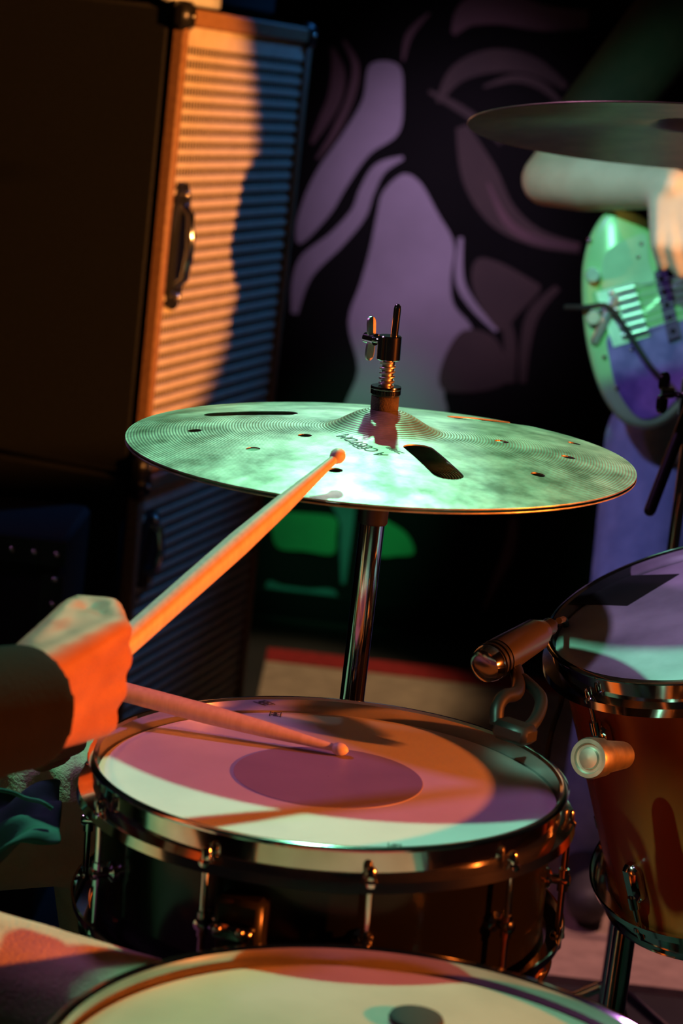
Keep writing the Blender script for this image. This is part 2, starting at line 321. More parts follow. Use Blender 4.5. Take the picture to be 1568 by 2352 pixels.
# ================================================================== SPEAKER CABINETS
PA = at(445, 18, 3.10); AZ = math.atan2(math.cos(R_(16.3)), math.sin(R_(16.3)))
CW, CD = 0.58, 0.44
H1 = 0.685; H0 = PA.z-H1-0.004
def cabinet(z0, Hh, label, rows, hz0, hz1, lit):
    root = empty('speaker_cabinet', (PA.x, PA.y, z0), rz=AZ); tag(root, label, 'speaker', 'stacked speaker cabinets')
    t = 0.026
    b = MB().box((CW/2, CD/2+0.02, Hh/2), (CW, CD-0.03, Hh), bev=0.006); b.build('body', tolex, root)
    MB().box((CW/2, 0.020, Hh-t/2), (CW, 0.022, t), bev=0.004).build('top_rail', rim_tolex, root)
    MB().box((CW/2, 0.020, t/2), (CW, 0.022, t), bev=0.004).build('bottom_rail', rim_tolex, root)
    MB().box((0.009, 0.020, Hh/2), (0.018, 0.022, Hh-2*t), bev=0.004).build('side_rail', rim_tolex, root)
    MB().box((CW-0.009, 0.020, Hh/2), (0.018, 0.022, Hh-2*t), bev=0.004).build('side_rail', rim_tolex, root)
    MB().box((CW/2, 0.0255, Hh/2), (CW-0.036, 0.01, Hh-2*t)).build('grille_backing', grille_back, root, 0)
    MB().box((CW/2, 0.0205, Hh-t-0.014), (CW-0.036, 0.008, 0.028)).build('grille_header', grille_mat, root, 0)
    gz1 = Hh-t-0.028; gz0 = t; pitch = (gz1-gz0)/rows
    me = MB().box((0, 0, 0), (CW-0.036, 0.008, pitch*0.40)).mesh('grille_bar', grille_mat, 0)
    for i in range(rows):
        o = link('grille_bar', me, root); o.location = (CW/2, 0.0207, gz1-(i+0.80)*pitch)
    fins = MB(); n = 46
    for i in range(n):
        fins.box((0.018+(CW-0.036)*(i+0.5)/n, 0.0202, (gz0+gz1)/2), (0.0034, 0.0006, gz1-gz0))
    o = fins.build('grille_fins', grille_mat, root, 0); o['kind'] = 'stuff'
    for x in (0.012, CW-0.012):
        for z in (0.012, Hh-0.012):
            cp = MB().box((x, 0.018, z), (0.042, 0.026, 0.042), bev=0.008).build('corner_protector', black_metal, root)
            MB().ball((x, 0.005, z), 0.004, 10).build('screw', brass_screw, cp)
    # recessed bar handle near the left edge
    zc = (hz0+hz1)/2; hl = (hz1-hz0)/2
    pr = []
    for k in range(40):
        a = 2*PI*k/40; pr.append(V((0.066+0.036*math.copysign(abs(math.cos(a))**0.8, math.cos(a)), 0.0130, zc+hl*math.copysign(abs(math.sin(a))**0.7, math.sin(a)))))
    hd = MB().plate(pr, (0, -1, 0), 0.012).build('handle_dish', black_plastic, root, 0)
    MB().tube([(0.070, 0.014, zc-hl*0.62), (0.070, 0.002, zc-hl*0.50), (0.070, -0.003, zc), (0.070, 0.002, zc+hl*0.50), (0.070, 0.014, zc+hl*0.62)], 0.007, 12).build('handle_bar', chrome, hd)
    for sz in (-1, 1): MB().ball((0.07, 0.011, zc+sz*hl*0.8), 0.006, 10).build('handle_screw', brass_screw, hd)
    return root
cab_hi = cabinet(H0+0.004, H1, 'upper speaker cabinet with cream slotted grille lit orange and blue', 31, H1-0.44, H1-0.25, True)
cab_lo = cabinet(0.0, H0, 'lower speaker cabinet in deep shade, carrying the cream-grilled one', 27, H0-0.18, H0-0.06, False)
# amplifier head on the stack
ah = empty('amplifier_head', (PA.x, PA.y, PA.z), rz=AZ); tag(ah, 'amplifier head with pale front panel on top of the speaker stack', 'amplifier')
MB().box((CW/2-0.03, 0.21, 0.125), (0.52, 0.30, 0.23), bev=0.008).build('body', tolex, ah)
MB().box((0.10, 0.045, 0.050), (0.20, 0.02, 0.090), bev=0.003).build('front_panel', mat('panel_white', (0.75, 0.78, 0.72), 0.4), ah)
for i in range(5): MB().cone((0.03+i*0.035, 0.037, 0.075), (0.03+i*0.035, 0.018, 0.075), 0.012, 0.010).build('knob', black_plastic, ah)
for x in (0.04, 0.48):
    for y in (0.10, 0.33): MB().cone((x, y, 0), (x, y, 0.012), 0.014, 0.016).build('foot', rubber, ah)

# road case, left behind the drummer
RP = on_plane(155, 1240, at(155, 1240, 2.92), (0, 1, 0)); RH = RP.z
rc = empty('road_case', (RP.x, RP.y, 0)); tag(rc, 'black road case with a riveted lid edge behind the drummer', 'case')
MB().box((-0.30, 0.12, RH/2), (0.60, 0.24, RH), bev=0.008).build('body', tolex, rc)
MB().box((-0.30, -0.003, RH-0.02), (0.60, 0.006, 0.034)).build('edge_trim', black_metal, rc, 0)
MB().box((-0.015, -0.004, RH/2-0.02), (0.03, 0.006, RH-0.06)).build('edge_trim', black_metal, rc, 0)
sm = MB().ball((0, 0, 0), 0.0045, 10).mesh('rivet', brass_screw)
for i in range(9):
    o = link('rivet', sm, rc); o.location = (-0.012-0.030*i, -0.008, RH-0.02)
for i in range(5):
    o = link('rivet', sm, rc); o.location = (-0.012, -0.008, RH-0.055-0.034*i)

# ================================================================== DRUMS
def drum(name, label, Rr, depth, c, tx, ty, shell_m, head_m, n, off, hoop_m, lugtype, head_drop=0.010):
    root = empty(name, c, tilt_quat(tx, ty)); tag(root, label, 'drum')
    Rs = Rr-0.010
    zb = -depth
    MB().lathe([(Rs, -0.016), (Rs, zb+0.016), (Rs-0.007, zb+0.014), (Rs-0.007, -0.014)], 128).build('shell', shell_m, root)
    def hoop(z, s):
        p = [(Rs+0.0035, -0.0012), (Rs+0.0055, 0.0006), (Rs+0.0085, 0.0004), (Rr+0.0005, -0.0010), (Rr, -0.0026), (Rs+0.0062, -0.0042), (Rs+0.0062, -0.0205), (Rs+0.0165, -0.0225), (Rs+0.0178, -0.030), (Rs+0.0160, -0.030), (Rs+0.0148, -0.0245), (Rs+0.0035, -0.0225)]
        return MB().lathe([(r, z+s*q) for r, q in p], 160).build('hoop', hoop_m, root)
    hoop(0, 1); hoop(zb, -1)
    hd = MB().lathe([(0.0005, -head_drop), (Rs-0.012, -head_drop), (Rs-0.004, -head_drop-0.0008), (Rs+0.002, -head_drop-0.004), (Rs+0.0030, -0.018), (Rs+0.0010, -0.018), (Rs-0.002, -head_drop-0.004), (0.0005, -head_drop-0.002)], 128).build('batter_head', head_m, root)
    MB().lathe([(0.0005, zb+0.010), (Rs+0.002, zb+0.010), (Rs+0.002, zb+0.016), (0.0005, zb+0.012)], 96).build('resonant_head', head_old, root)
    lr = Rs+0.0125
    if lugtype == 'point':
        zl = -depth/2
        rodT = MB().cone((lr, 0, -0.019), (lr, 0, zl+0.008), 0.0028, n=12).turned((lr, 0, -0.026), (lr, 0, -0.012), [(0, 0.0055), (0.003, 0.006), (0.005, 0.004), (0.012, 0.0038), (0.014, 0.0025)], 12)
        lug = MB().turned((Rs, 0, zl), (lr+0.006, 0, zl), [(0, 0.008), (0.002, 0.008), (0.004, 0.004), (0.010, 0.0042), (0.0150, 0.0055), (0.0175, 0.0045), (0.0185, 0.002)], 16).cone((lr, 0, zl-0.009), (lr, 0, zl+0.009), 0.0042, n=14)
        rodB = MB().cone((lr, 0, zb+0.019), (lr, 0, zl-0.008), 0.0028, n=12).turned((lr, 0, zb+0.026), (lr, 0, zb+0.012), [(0, 0.0055), (0.003, 0.006), (0.005, 0.004), (0.012, 0.0038), (0.014, 0.0025)], 12)
        parts = [('tension_rod', rodT.mesh('tension_rod', chrome)), ('lug', lug.mesh('lug', chrome)), ('tension_rod', rodB.mesh('tension_rod', chrome))]
    else:
        parts = []
        for s, z0 in ((1, 0), (-1, zb)):
            rod = MB().cone((lr, 0, z0-s*0.019), (lr, 0, z0-s*0.060), 0.0028, n=12).turned((lr, 0, z0-s*0.026), (lr, 0, z0-s*0.012), [(0, 0.0055), (0.003, 0.006), (0.005, 0.004), (0.012, 0.0038), (0.014, 0.0025)], 12)
            lug = MB().box((Rs+0.007, 0, z0-s*0.070), (0.016, 0.018, 0.040), bev=0.005).cone((lr, 0, z0-s*0.046), (lr, 0, z0-s*0.058), 0.0055, n=14)
            parts += [('tension_rod', rod.mesh('tension_rod', chrome)), ('lug', lug.mesh('lug', chrome))]
    for i in range(n):
        a = off+2*PI*i/n
        for nm, me in parts:
            o = link(nm, me, root); o.rotation_euler = (0, 0, a)
    return root, hd, Rs

# --- snare
SC = V((0.0129, 1.6371, 0.6707)); SD = 0.140
snare, shead, sRs = drum('snare_drum', 'black snare drum with white head being played, chrome hoop', 0.188, SD, SC, -0.0015, -0.0327, black_shell, head_white, 10, R_(-90-4.5), chrome, 'point')
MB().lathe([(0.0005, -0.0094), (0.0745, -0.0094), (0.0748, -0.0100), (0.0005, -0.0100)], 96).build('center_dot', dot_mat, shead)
iq = snare.rotation_euler.to_matrix().inverted()
def sl(x, y, z=-0.0094):
    n = snare.rotation_euler.to_matrix() @ V((0, 0, 1)); return iq @ (on_plane(x, y, SC+n*z, n)-SC)
for (x, y, wd) in ((632, 1640, 0.013), (905, 1946, 0.016)):
    p = sl(x, y)
    b = MB()
    for k in (-1, 1): b.box(p+V((0, k*0.0045, 0.0001)), (wd, 0.0008, 0.0003))
    for k in range(5): b.box(p+V(((k-2)*wd/5.5, 0.001*(-1)**k, 0.0001)), (wd/12, 0.005, 0.0003))
    b.build('printed_mark', print_black, shead, 0)
# throw-off on the left, butt plate on the right
def radial(a, r, z): return V((r*math.cos(a), r*math.sin(a), z))
for nm, a in (('throw_off', R_(188)), ('butt_plate', R_(-14))):
    rm = Matrix.Rotation(a, 3, 'Z')
    b = MB().box(radial(a, sRs+0.008, -0.075), (0.020, 0.036, 0.06), rm, 0.004)
    if nm == 'throw_off':
        po = b.build('throw_off', black_metal, snare)
        MB().box(radial(a, sRs+0.026, -0.058), (0.022, 0.040, 0.007), rm, 0.002).build('lever', chrome, po)
        MB().cone(radial(a, sRs+0.022, -0.050), radial(a, sRs+0.022, -0.030), 0.007, 0.008).build('adjust_knob', chrome, po)
        MB().ball(radial(a, sRs+0.030, -0.092), 0.005, 12).build('screw', chrome, po)
    else:
        po = b.build('butt_plate', black_metal, snare)
        MB().box(radial(a, sRs+0.024, -0.066), (0.014, 0.030, 0.012), rm, 0.003).build('clamp', dark_chrome, po)
        MB().box(radial(a, sRs+0.024, -0.090), (0.012, 0.026, 0.010), rm, 0.003).build('clamp', dark_chrome, po)
        for q in (-0.062, -0.088):
            for s_ in (-0.008, 0.008): MB().ball(radial(a+s_/0.2, sRs+0.033, q), 0.0035, 10).build('screw', chrome, po)
# snare stand
st = empty('snare_stand', (SC.x, SC.y, 0)); tag(st, 'low chrome tripod stand holding the black snare drum', 'stand')
MB().cone((0, 0, 0.12), (0, 0, SC.z-SD-0.10), 0.011).build('tube', chrome, st)
for i in range(3):
    a = R_(30+120*i); zt = SC.z-SD-0.008
    MB().tube([(0.01*math.cos(a), 0.01*math.sin(a), zt-0.11), (0.12*math.cos(a), 0.12*math.sin(a), zt-0.03), (0.172*math.cos(a), 0.172*math.sin(a), zt-0.008)], 0.006).build('basket_arm', chrome, st)
    MB().box((0.165*math.cos(a), 0.165*math.sin(a), zt-0.006), (0.03, 0.02, 0.012), Matrix.Rotation(a, 3, 'Z'), 0.003).build('rubber_grip', rubber, st)
    MB().tube([(0.008*math.cos(a), 0.008*math.sin(a), 0.26), (0.20*math.cos(a), 0.20*math.sin(a), 0.02)], 0.006).build('leg', chrome, st)
    MB().ball((0.20*math.cos(a), 0.20*math.sin(a), 0.012), 0.012, 10).build('rubber_foot', rubber, st)

# --- floor tom in the foreground
FC = V((0.0677, 1.2256, 0.6074))
ftom, fhead, fRs = drum('floor_tom', 'floor tom with worn cream head, nearest drum at the bottom edge', 0.213, 0.38, FC, -0.0016, 0.0021, amber_shell, head_old, 8, R_(22), chrome, 'block')
for i in range(3):
    a = R_(80+120*i); rr = fRs+0.022
    MB().tube([radial(a, rr, -0.12), radial(a, rr, -0.42), radial(a, rr+0.03, -0.56), radial(a, rr+0.03, -FC.z+0.012)], 0.006).build('leg', chrome, ftom)
    MB().box(radial(a, fRs+0.014, -0.22), (0.028, 0.04, 0.06), Matrix.Rotation(a, 3, 'Z'), 0.006).build('leg_bracket', chrome, ftom)
    MB().cone(radial(a, rr+0.03, -FC.z+0.001), radial(a, rr+0.03, -FC.z+0.03), 0.013, 0.010).build('rubber_foot', rubber, ftom)
PD = on_plane(955, 2344, FC+V((0, 0, -0.0092)), (0, 0, 1))
dp = MB().lathe([(0.0005, 0.004), (0.015, 0.004), (0.0175, 0.003), (0.0185, 0.001), (0.018, 0), (0.0005, 0)], 40).build('black_disc', rubber); dp.location = PD  # dark round spot on the floor tom head, built as a thin disc
tag(dp, 'small round black disc lying on the floor tom head', 'damper pad')

# --- rack tom
TC = V((0.3654, 1.9803, 0.7606)); TTX, TTY = 0.1281, -0.364; TDp = 0.285
rtom, thead, tRs = drum('rack_tom', 'amber wood rack tom tilted to the left with grey head', 0.172, TDp, TC, TTX, TTY, amber_shell, head_grey, 6, R_(-75), chrome, 'block')
tM = rtom.rotation_euler.to_matrix(); tI = tM.inverted(); tN = tM @ V((0, 0, 1))
def tl(x, y, z=-0.0096): return tI @ (on_plane(x, y, TC+tN*z, tN)-TC)
MB().plate([tl(*p) for p in ((1325, 1387), (1428, 1322), (1560, 1318), (1440, 1391))], (0, 0, 1), 0.0003).build('black_logo_bar', print_black, thead, 0)
# round mount knob on the shell
kb = at(1392, 1738, 1.862); kf = at(1350, 1742, 1.834)
kd = (kf-kb).normalized()
mb = MB().turned(tI @ (kb-TC), tI @ (kf-TC), [(-0.03, 0.012), (0.0, 0.014), (0.012, 0.014), (0.013, 0.0165), ((kf-kb).length-0.004, 0.0178), ((kf-kb).length, 0.0165), ((kf-kb).length, 0.0132), ((kf-kb).length-0.0025, 0.0122), ((kf-kb).length-0.0025, 0.0095), ((kf-kb).length, 0.0085), ((kf-kb).length+0.001, 0.001)], 32)
mb.build('mount_knob', steel, rtom)
# tom stand
tp = at(1420, 2240, 2.16); tb = V((tp.x, tp.y, 0))
ts = empty('tom_stand', tb); tag(ts, 'chrome stand tube rising behind the amber rack tom', 'stand')
MB().cone((0, 0, 0.10), (0, 0, 0.50), 0.0115).build('tube', chrome, ts)
MB().cone((0, 0, 0.45), (0, 0, 0.475), 0.019).build('clamp', black_metal, ts)
tgt = TC-tN*0.13+V((0.02, 0.12, 0))-tb
MB().tube([(0, 0, 0.49), (0, 0.03, 0.56), tuple(tgt+V((0, 0.07, 0))), tuple(tgt)], 0.008).build('arm', chrome, ts)
for i in range(3):
    a = R_(20+120*i)
    MB().tube([(0.01*math.cos(a), 0.01*math.sin(a), 0.20), (0.22*math.cos(a), 0.22*math.sin(a), 0.02)], 0.007).build('leg', chrome, ts)
    MB().ball((0.22*math.cos(a), 0.22*math.sin(a), 0.012), 0.012, 10).build('rubber_foot', rubber, ts)

# ================================================================== HI-HAT
HC = V((0.0289, 1.9267, 0.8757)); HTX, HTY = 0.0267, -0.0366
hq = tilt_quat(HTX, HTY); hM = hq.to_matrix(); hI = hM.inverted(); hN = hM @ V((0, 0, 1))
def cym_z(r, Rr, bow=0.019, bell_r=0.058, bell_h=0.019):
    t = r/Rr
    z = bow*(1-t**2.2)*1.0
    if r < bell_r:
        q = r/bell_r; z += bell_h*(0.5+0.5*math.cos(PI*min(1, q**1.25)))
    return z
def cymbal_mesh(Rr, th=0.0012, hole=0.0062, n=160, flip=False, **k):
    rs = [hole]+[hole+(Rr-hole)*i/60 for i in range(1, 61)]
    top = [(r, cym_z(r, Rr, **k)) for r in rs]; bot = [(r, z-th) for r, z in reversed(top)]
    p = top+[(Rr+0.0002, -th*0.5)]+bot
    if flip: p = [(r, -z) for r, z in p]
    return MB().lathe(p, n)
def hl(x, y):      # pixel -> local point on the bow of the top cymbal
    z = 0.010
    for _ in range(6):
        p = hI @ (on_plane(x, y, HC+hN*z, hN)-HC); r = math.hypot(p.x, p.y); z = cym_z(min(r, 0.228), 0.2286)
    return V((p.x, p.y, z))
hh = empty('hi_hat_cymbal', HC, hq); tag(hh, 'upper hi-hat cymbal, bronze with slots and round holes', 'cymbal', 'hi-hat cymbals')
tmp = cymbal_mesh(0.2286).build('tmp', bronze, None)
cut = MB()
def slot_cut(p, q, hw):
    d = (q-p).normalized(); s = V((-d.y, d.x, 0)); o = []
    p2, q2 = p+d*hw, q-d*hw
    for k in range(11):
        a = PI/2-PI*k/10; o.append(q2+(d*math.cos(a)+s*math.sin(a))*hw)
    for k in range(11):
        a = PI/2-PI*k/10; o.append(p2-(d*math.cos(a)+s*math.sin(a))*hw)
    cut.plate([V((v.x, v.y, 0.06)) for v in o], (0, 0, 1), 0.09)
def hole_cut(c, r): cut.cone((c.x, c.y, -0.03), (c.x, c.y, 0.06), r, n=24)
for x, y, r in ((447, 989, 0.0062), (700, 1000, 0.0062), (581, 1031, 0.0062), (770, 1080, 0.0062), (1152, 1014, 0.0062), (1235, 1090, 0.0062), (1305, 1050, 0.0062), (1318, 1018, 0.0062)):
    hole_cut(hl(x, y), r)
slot_cut(hl(950, 1016), hl(1040, 1102), 0.0135)
# matching slots a third of a turn away
slot_cut(hl(468, 953), hl(684, 949), 0.0125)
slot_cut(hl(1034, 959), hl(1205, 973), 0.0125)
co = cut.build('cut', black_plastic, None, 0)
bmod = tmp.modifiers.new('b', 'BOOLEAN'); bmod.operation = 'DIFFERENCE'; bmod.object = co; bmod.solver = 'EXACT'; bmod.use_self = True
me = evaluated(tmp, bronze); me.name = 'cymbal_plate'
bpy.data.objects.remove(tmp); bpy.data.objects.remove(co)
me.polygons.foreach_set('use_smooth', [True]*len(me.polygons)); me.set_sharp_from_angle(angle=R_(30))
link('plate', me, hh)
# lettering, read from the far side of the cymbal
def lettering(txt, x, y, size, rot, parent, squash=1.0):
    cu = bpy.data.curves.new('t', 'FONT'); cu.body = txt; cu.size = size; cu.align_x = 'CENTER'; cu.align_y = 'CENTER'; cu.extrude = 0.00005
    o = bpy.data.objects.new('t', cu); COL.objects.link(o)
    me = evaluated(o, print_black); bpy.data.objects.remove(o); me.name = 'lettering'
    c = hl(x, y); rm = Matrix.Rotation(rot, 3, 'Z')
    for v in me.vertices:
        p = rm @ V((v.co.x, v.co.y*squash, 0)); q = c+p; q.z = cym_z(math.hypot(q.x, q.y), 0.2286)+0.0003+v.co.z; v.co = q
    link('lettering', me, parent)
lettering('A CUSTOM', 832, 1022, 0.0145, R_(180-6), hh, 1.25)
lettering('EFX', 826, 1009, 0.012, R_(180-6), hh, 1.2)
lettering('Zildjian', 905, 1035, 0.0075, R_(180+4), hh, 1.2)
hb = empty('hi_hat_cymbal', HC-hN*0.0045, hq); tag(hb, 'lower hi-hat cymbal, inverted just beneath the slotted one', 'cymbal', 'hi-hat cymbals')
cymbal_mesh(0.2286, flip=True).build('plate', bronze, hb)
# clutch
ck = empty('hi_hat_clutch', HC, hq); tag(ck, 'chrome hi-hat clutch with wing screw on top of the slotted cymbal', 'clutch')
z0 = cym_z(0.008, 0.2286)
MB().turned((0, 0, z0-0.001), (0, 0, 1), [(0, 0.0115), (0.001, 0.0125), (0.012, 0.0125), (0.013, 0.0115)], 32).build('felt_washer', felt, ck)
MB().turned((0, 0, z0+0.012), (0, 0, 1), [(0, 0.0125), (0.003, 0.0130), (0.0045, 0.0130), (0.006, 0.0115)], 40).build('lock_nut', black_metal, ck)
kn = MB()
for k in range(36):
    a = 2*PI*k/36; kn.box((0.0130*math.cos(a), 0.0130*math.sin(a), z0+0.0155), (0.0010, 0.0012, 0.004), Matrix.Rotation(a, 3, 'Z'))
kn.turned((0, 0, z0+0.0175), (0, 0, 1), [(0, 0.0135), (0.0015, 0.0138), (0.003, 0.0135)], 36)
kn.build('knurled_ring', dark_chrome, ck, 30)
MB().cone((0, 0, z0+0.016), (0, 0, z0+0.046), 0.0048).build('threaded_tube', steel, ck)
MB().tube([(0.0062*math.cos(2*PI*5*i/120), 0.0062*math.sin(2*PI*5*i/120), z0+0.020+0.022*i/120) for i in range(121)], 0.0011, 8).build('spring', steel, ck)
MB().turned((0, 0, z0+0.044), (0, 0, 1), [(0, 0.0098), (0.0006, 0.0105), (0.021, 0.0105), (0.0218, 0.0098)], 36).build('clutch_body', chrome, ck)
MB().cone((-0.008, -0.002, z0+0.059), (-0.020, -0.005, z0+0.0595), 0.0026, n=16).build('wing_screw', chrome, ck)
wc = V((-0.0215, -0.0055, z0+0.0598)); wa = V((-1, -0.25, 0.02)).normalized(); wx = V((0.25, -1, 0)).normalized()
ws_ = MB().cone(wc-wa*0.006, wc+wa*0.006, 0.0055, 0.0048, 20).build('wing_nut', chrome, ck)
for s in (1, -1):
    up = (V((0, 0, 1))*s+wa*(0.10*s if s > 0 else -0.06*s)).normalized()
    o = [wc+up*0.003+wx*0.004, wc+up*0.010+wx*0.0052, wc+up*0.0165+wx*0.0048, wc+up*0.0195+wx*0.002, wc+up*0.0195-wx*0.002, wc+up*0.0165-wx*0.0048, wc+up*0.010-wx*0.0052, wc+up*0.003-wx*0.004]
    MB().plate(smooth_line(o, 3, True), wa, 0.002).build('wing', steel, ws_, 30)
# stand
hs = empty('hi_hat_stand', (HC.x, HC.y, 0)); tag(hs, 'chrome hi-hat stand tube standing behind the snare drum', 'stand')
cupz = HC.z-0.038
MB().cone((0, 0, cupz-0.02), (0, 0, HC.z+z0+0.090), 0.0033, n=16).turned((0, 0, HC.z+z0+0.088), (0, 0, HC.z+z0+0.1), [(0, 0.0033), (0.004, 0.0030), (0.006, 0.0012)], 16).build('pull_rod', chrome, hs)
MB().turned((0, 0, cupz-0.030), (0, 0, cupz), [(0, 0.0125), (0.002, 0.0135), (0.024, 0.0135), (0.030, 0.018), (0.033, 0.018), (0.034, 0.008)], 28).build('cymbal_seat', black_plastic, hs)
MB().cone((0, 0, 0.42), (0, 0, cupz-0.026), 0.0113, n=32).build('upper_tube', chrome, hs)
MB().cone((0, 0, 0.03), (0, 0, 0.44), 0.0145, n=32).build('lower_tube', chrome, hs)
MB().cone((0, 0, 0.42), (0, 0, 0.45), 0.019, n=24).build('height_collar', black_metal, hs)
for i in range(3):
    a = R_(30+120*i)
    MB().tube([(0.012*math.cos(a), 0.012*math.sin(a), 0.30), (0.24*math.cos(a), 0.24*math.sin(a), 0.02)], 0.007).build('leg', chrome, hs)
    MB().ball((0.24*math.cos(a), 0.24*math.sin(a), 0.012), 0.012, 10).build('rubber_foot', rubber, hs)
MB().box((-0.16, 0, 0.06), (0.26, 0.075, 0.008), Matrix.Rotation(R_(10), 3, 'Y'), 0.002).build('pedal', dark_chrome, hs)
MB().box((-0.16, 0, 0.008), (0.30, 0.04, 0.01)).build('pedal_frame', dark_chrome, hs)

# ================================================================== CRASH CYMBAL AND STAND
KC = V((0.3426, 2.4229, 1.1740)); kq = tilt_quat(-0.156, -0.0335)
kr = MB()
cr = empty('crash_cymbal', KC, kq); tag(cr, 'crash cymbal seen from below at the upper right edge', 'cymbal')
cymbal_mesh(0.254, th=0.0018, bow=0.016, bell_r=0.062, bell_h=0.022).build('plate', bronze_dark, cr)
kM = kq.to_matrix(); kN = kM @ V((0, 0, 1))
bs = at(1555, 1210, 2.47); base = V((bs.x, bs.y, 0)); tl_ = at(1592, 915, 2.47)
cs = empty('cymbal_stand', base); tag(cs, 'cymbal stand with wing screw and boom arm behind the rack tom', 'stand')
def cl(p): return tuple(V(p)-base)
MB().cone((0, 0, 0.05), (0, 0, 0.55), 0.0125).build('lower_tube', chrome, cs)
MB().cone((0, 0, 0.52), cl(tl_-V((0, 0, 0.02))), 0.0068, n=24).build('upper_tube', chrome, cs)
MB().cone((0, 0, 0.52), (0, 0, 0.56), 0.018).build('height_collar', black_metal, cs)
MB().box(cl(tl_+V((0, 0, 0.0))), (0.030, 0.026, 0.052), None, 0.006).build('tilter', dark_chrome, cs)
bt = KC-kN*0.012; 
MB().cone(cl(tl_), cl(bt), 0.0055).build('cymbal_rod', chrome, cs)
MB().cone(cl(bt), cl(KC+kN*0.075), 0.0038).build('cymbal_post', chrome, cs)
MB().cone(cl(KC+kN*0.020), cl(KC+kN*0.036), 0.016, 0.014).build('felt_washer', felt, cs)
MB().cone(cl(KC+kN*0.041), cl(KC+kN*0.053), 0.018, 0.016).build('felt_washer', felt, cs)
MB().ball(cl(KC+kN*0.064), 0.009, 12).build('wing_nut', chrome, cs)
MB().cone(cl(at(1492, 1172, 2.43)), cl(tl_+V((0.0, -0.02, 0.02))), 0.0068).ball(cl(at(1492, 1172, 2.43)), 0.0068, 12).build('boom_arm', black_metal, cs)
wn = at(1526, 902, 2.43); MB().cone(cl(wn+CR*0.004), cl(tl_), 0.0035, n=12).build('wing_screw', chrome, cs)
wb = MB().cone(cl(wn-CR*0.004), cl(wn+CR*0.010), 0.0075, 0.0060).build('wing_nut', dark_chrome, cs)
for s in (1, -1):
    up = (CU*s+CR*0.12*s).normalized(); n_ = (CR*0.75-CF*0.65).normalized(); sd = up.cross(n_).normalized(); c = V(cl(wn))
    o = [c+up*0.004+sd*0.007, c+up*0.016+sd*0.0085, c+up*0.0225+sd*0.004, c+up*0.0225-sd*0.004, c+up*0.016-sd*0.0085, c+up*0.004-sd*0.007]
    MB().plate(smooth_line(o, 4, True), n_, 0.004).build('wing', dark_chrome, wb, 30)
for i in range(3):
    a = R_(50+120*i)
    MB().tube([(0.012*math.cos(a), 0.012*math.sin(a), 0.18), (0.24*math.cos(a), 0.24*math.sin(a), 0.02)], 0.007).build('leg', chrome, cs)
    MB().ball((0.24*math.cos(a), 0.24*math.sin(a), 0.012), 0.012, 10).build('rubber_foot', rubber, cs)

# ================================================================== SNARE MICROPHONE
mp0, mp1 = at(1108, 1532, 1.86), at(1246, 1448, 1.93); ml = (mp1-mp0).length
mic = empty('microphone', mp0); tag(mic, 'small black drum microphone clipped to the snare rim beside rack tom', 'microphone')
def mL(p): return tuple(V(p)-mp0)
MB().turned((0, 0, 0), mL(mp1), [(0.0, 0.010), (0.002, 0.0145), (0.008, 0.0165), (0.011, 0.0165)], 28).build('grille', dark_chrome, mic)
MB().turned((0, 0, 0), mL(mp1), [(0.011, 0.0155), (0.013, 0.0155), (0.0135, 0.0170), (0.016, 0.0170), (0.0165, 0.0155), (0.0185, 0.0155), (0.019, 0.0170), (0.022, 0.0170), (0.0225, 0.0155), (0.0245, 0.0155)], 28).build('ribbed_ring', black_plastic, mic)
MB().turned((0, 0, 0), mL(mp1), [(0.0245, 0.0165), (0.03, 0.0168), (ml-0.012, 0.0145), (ml-0.006, 0.012), (ml, 0.010)], 28).build('body', mat('mic_body', (0.10, 0.09, 0.085), 0.3, 0.6), mic)
MB().turned(mL(mp1), mL(mp1+(mp1-mp0)*0.3), [(0, 0.008), (0.012, 0.008), (0.016, 0.005), (0.020, 0.003)], 16).build('cable_plug', black_plastic, mic)
cp_ = at(1192, 1672, 1.775)                       # clamp on the snare rim
arch = [at(1140, 1662, 1.785), at(1142, 1625, 1.79), at(1158, 1600, 1.80), at(1185, 1592, 1.82), at(1190, 1560, 1.86), at(1178, 1520, 1.895)]
MB().tube([mL(p) for p in smooth_line(arch, 5)], 0.006, 12).build('clip_arm', black_plastic, mic)
arch2 = [at(1140, 1662, 1.785), at(1175, 1678, 1.785), at(1212, 1672, 1.79), at(1236, 1640, 1.81), at(1240, 1600, 1.83), at(1200, 1560, 1.86)]
MB().tube([mL(p) for p in smooth_line(arch2, 5)], 0.0055, 12).build('clip_arm', black_plastic, mic)
MB().box(mL(at(1182, 1680, 1.775)), (0.034, 0.022, 0.016), Matrix.Rotation(R_(-38), 3, 'Z'), 0.004).build('rim_clamp', black_plastic, mic)
MB().tube([mL(p) for p in smooth_line([mp1+(mp1-mp0)*0.28, at(1300, 1440, 2.10), at(1290, 1600, 2.16), at(1250, 1800, 2.16), on_floor(1230, 2330)+V((0, 0, 0.005))], 8)], 0.003, 8).build('cable', rubber, mic)

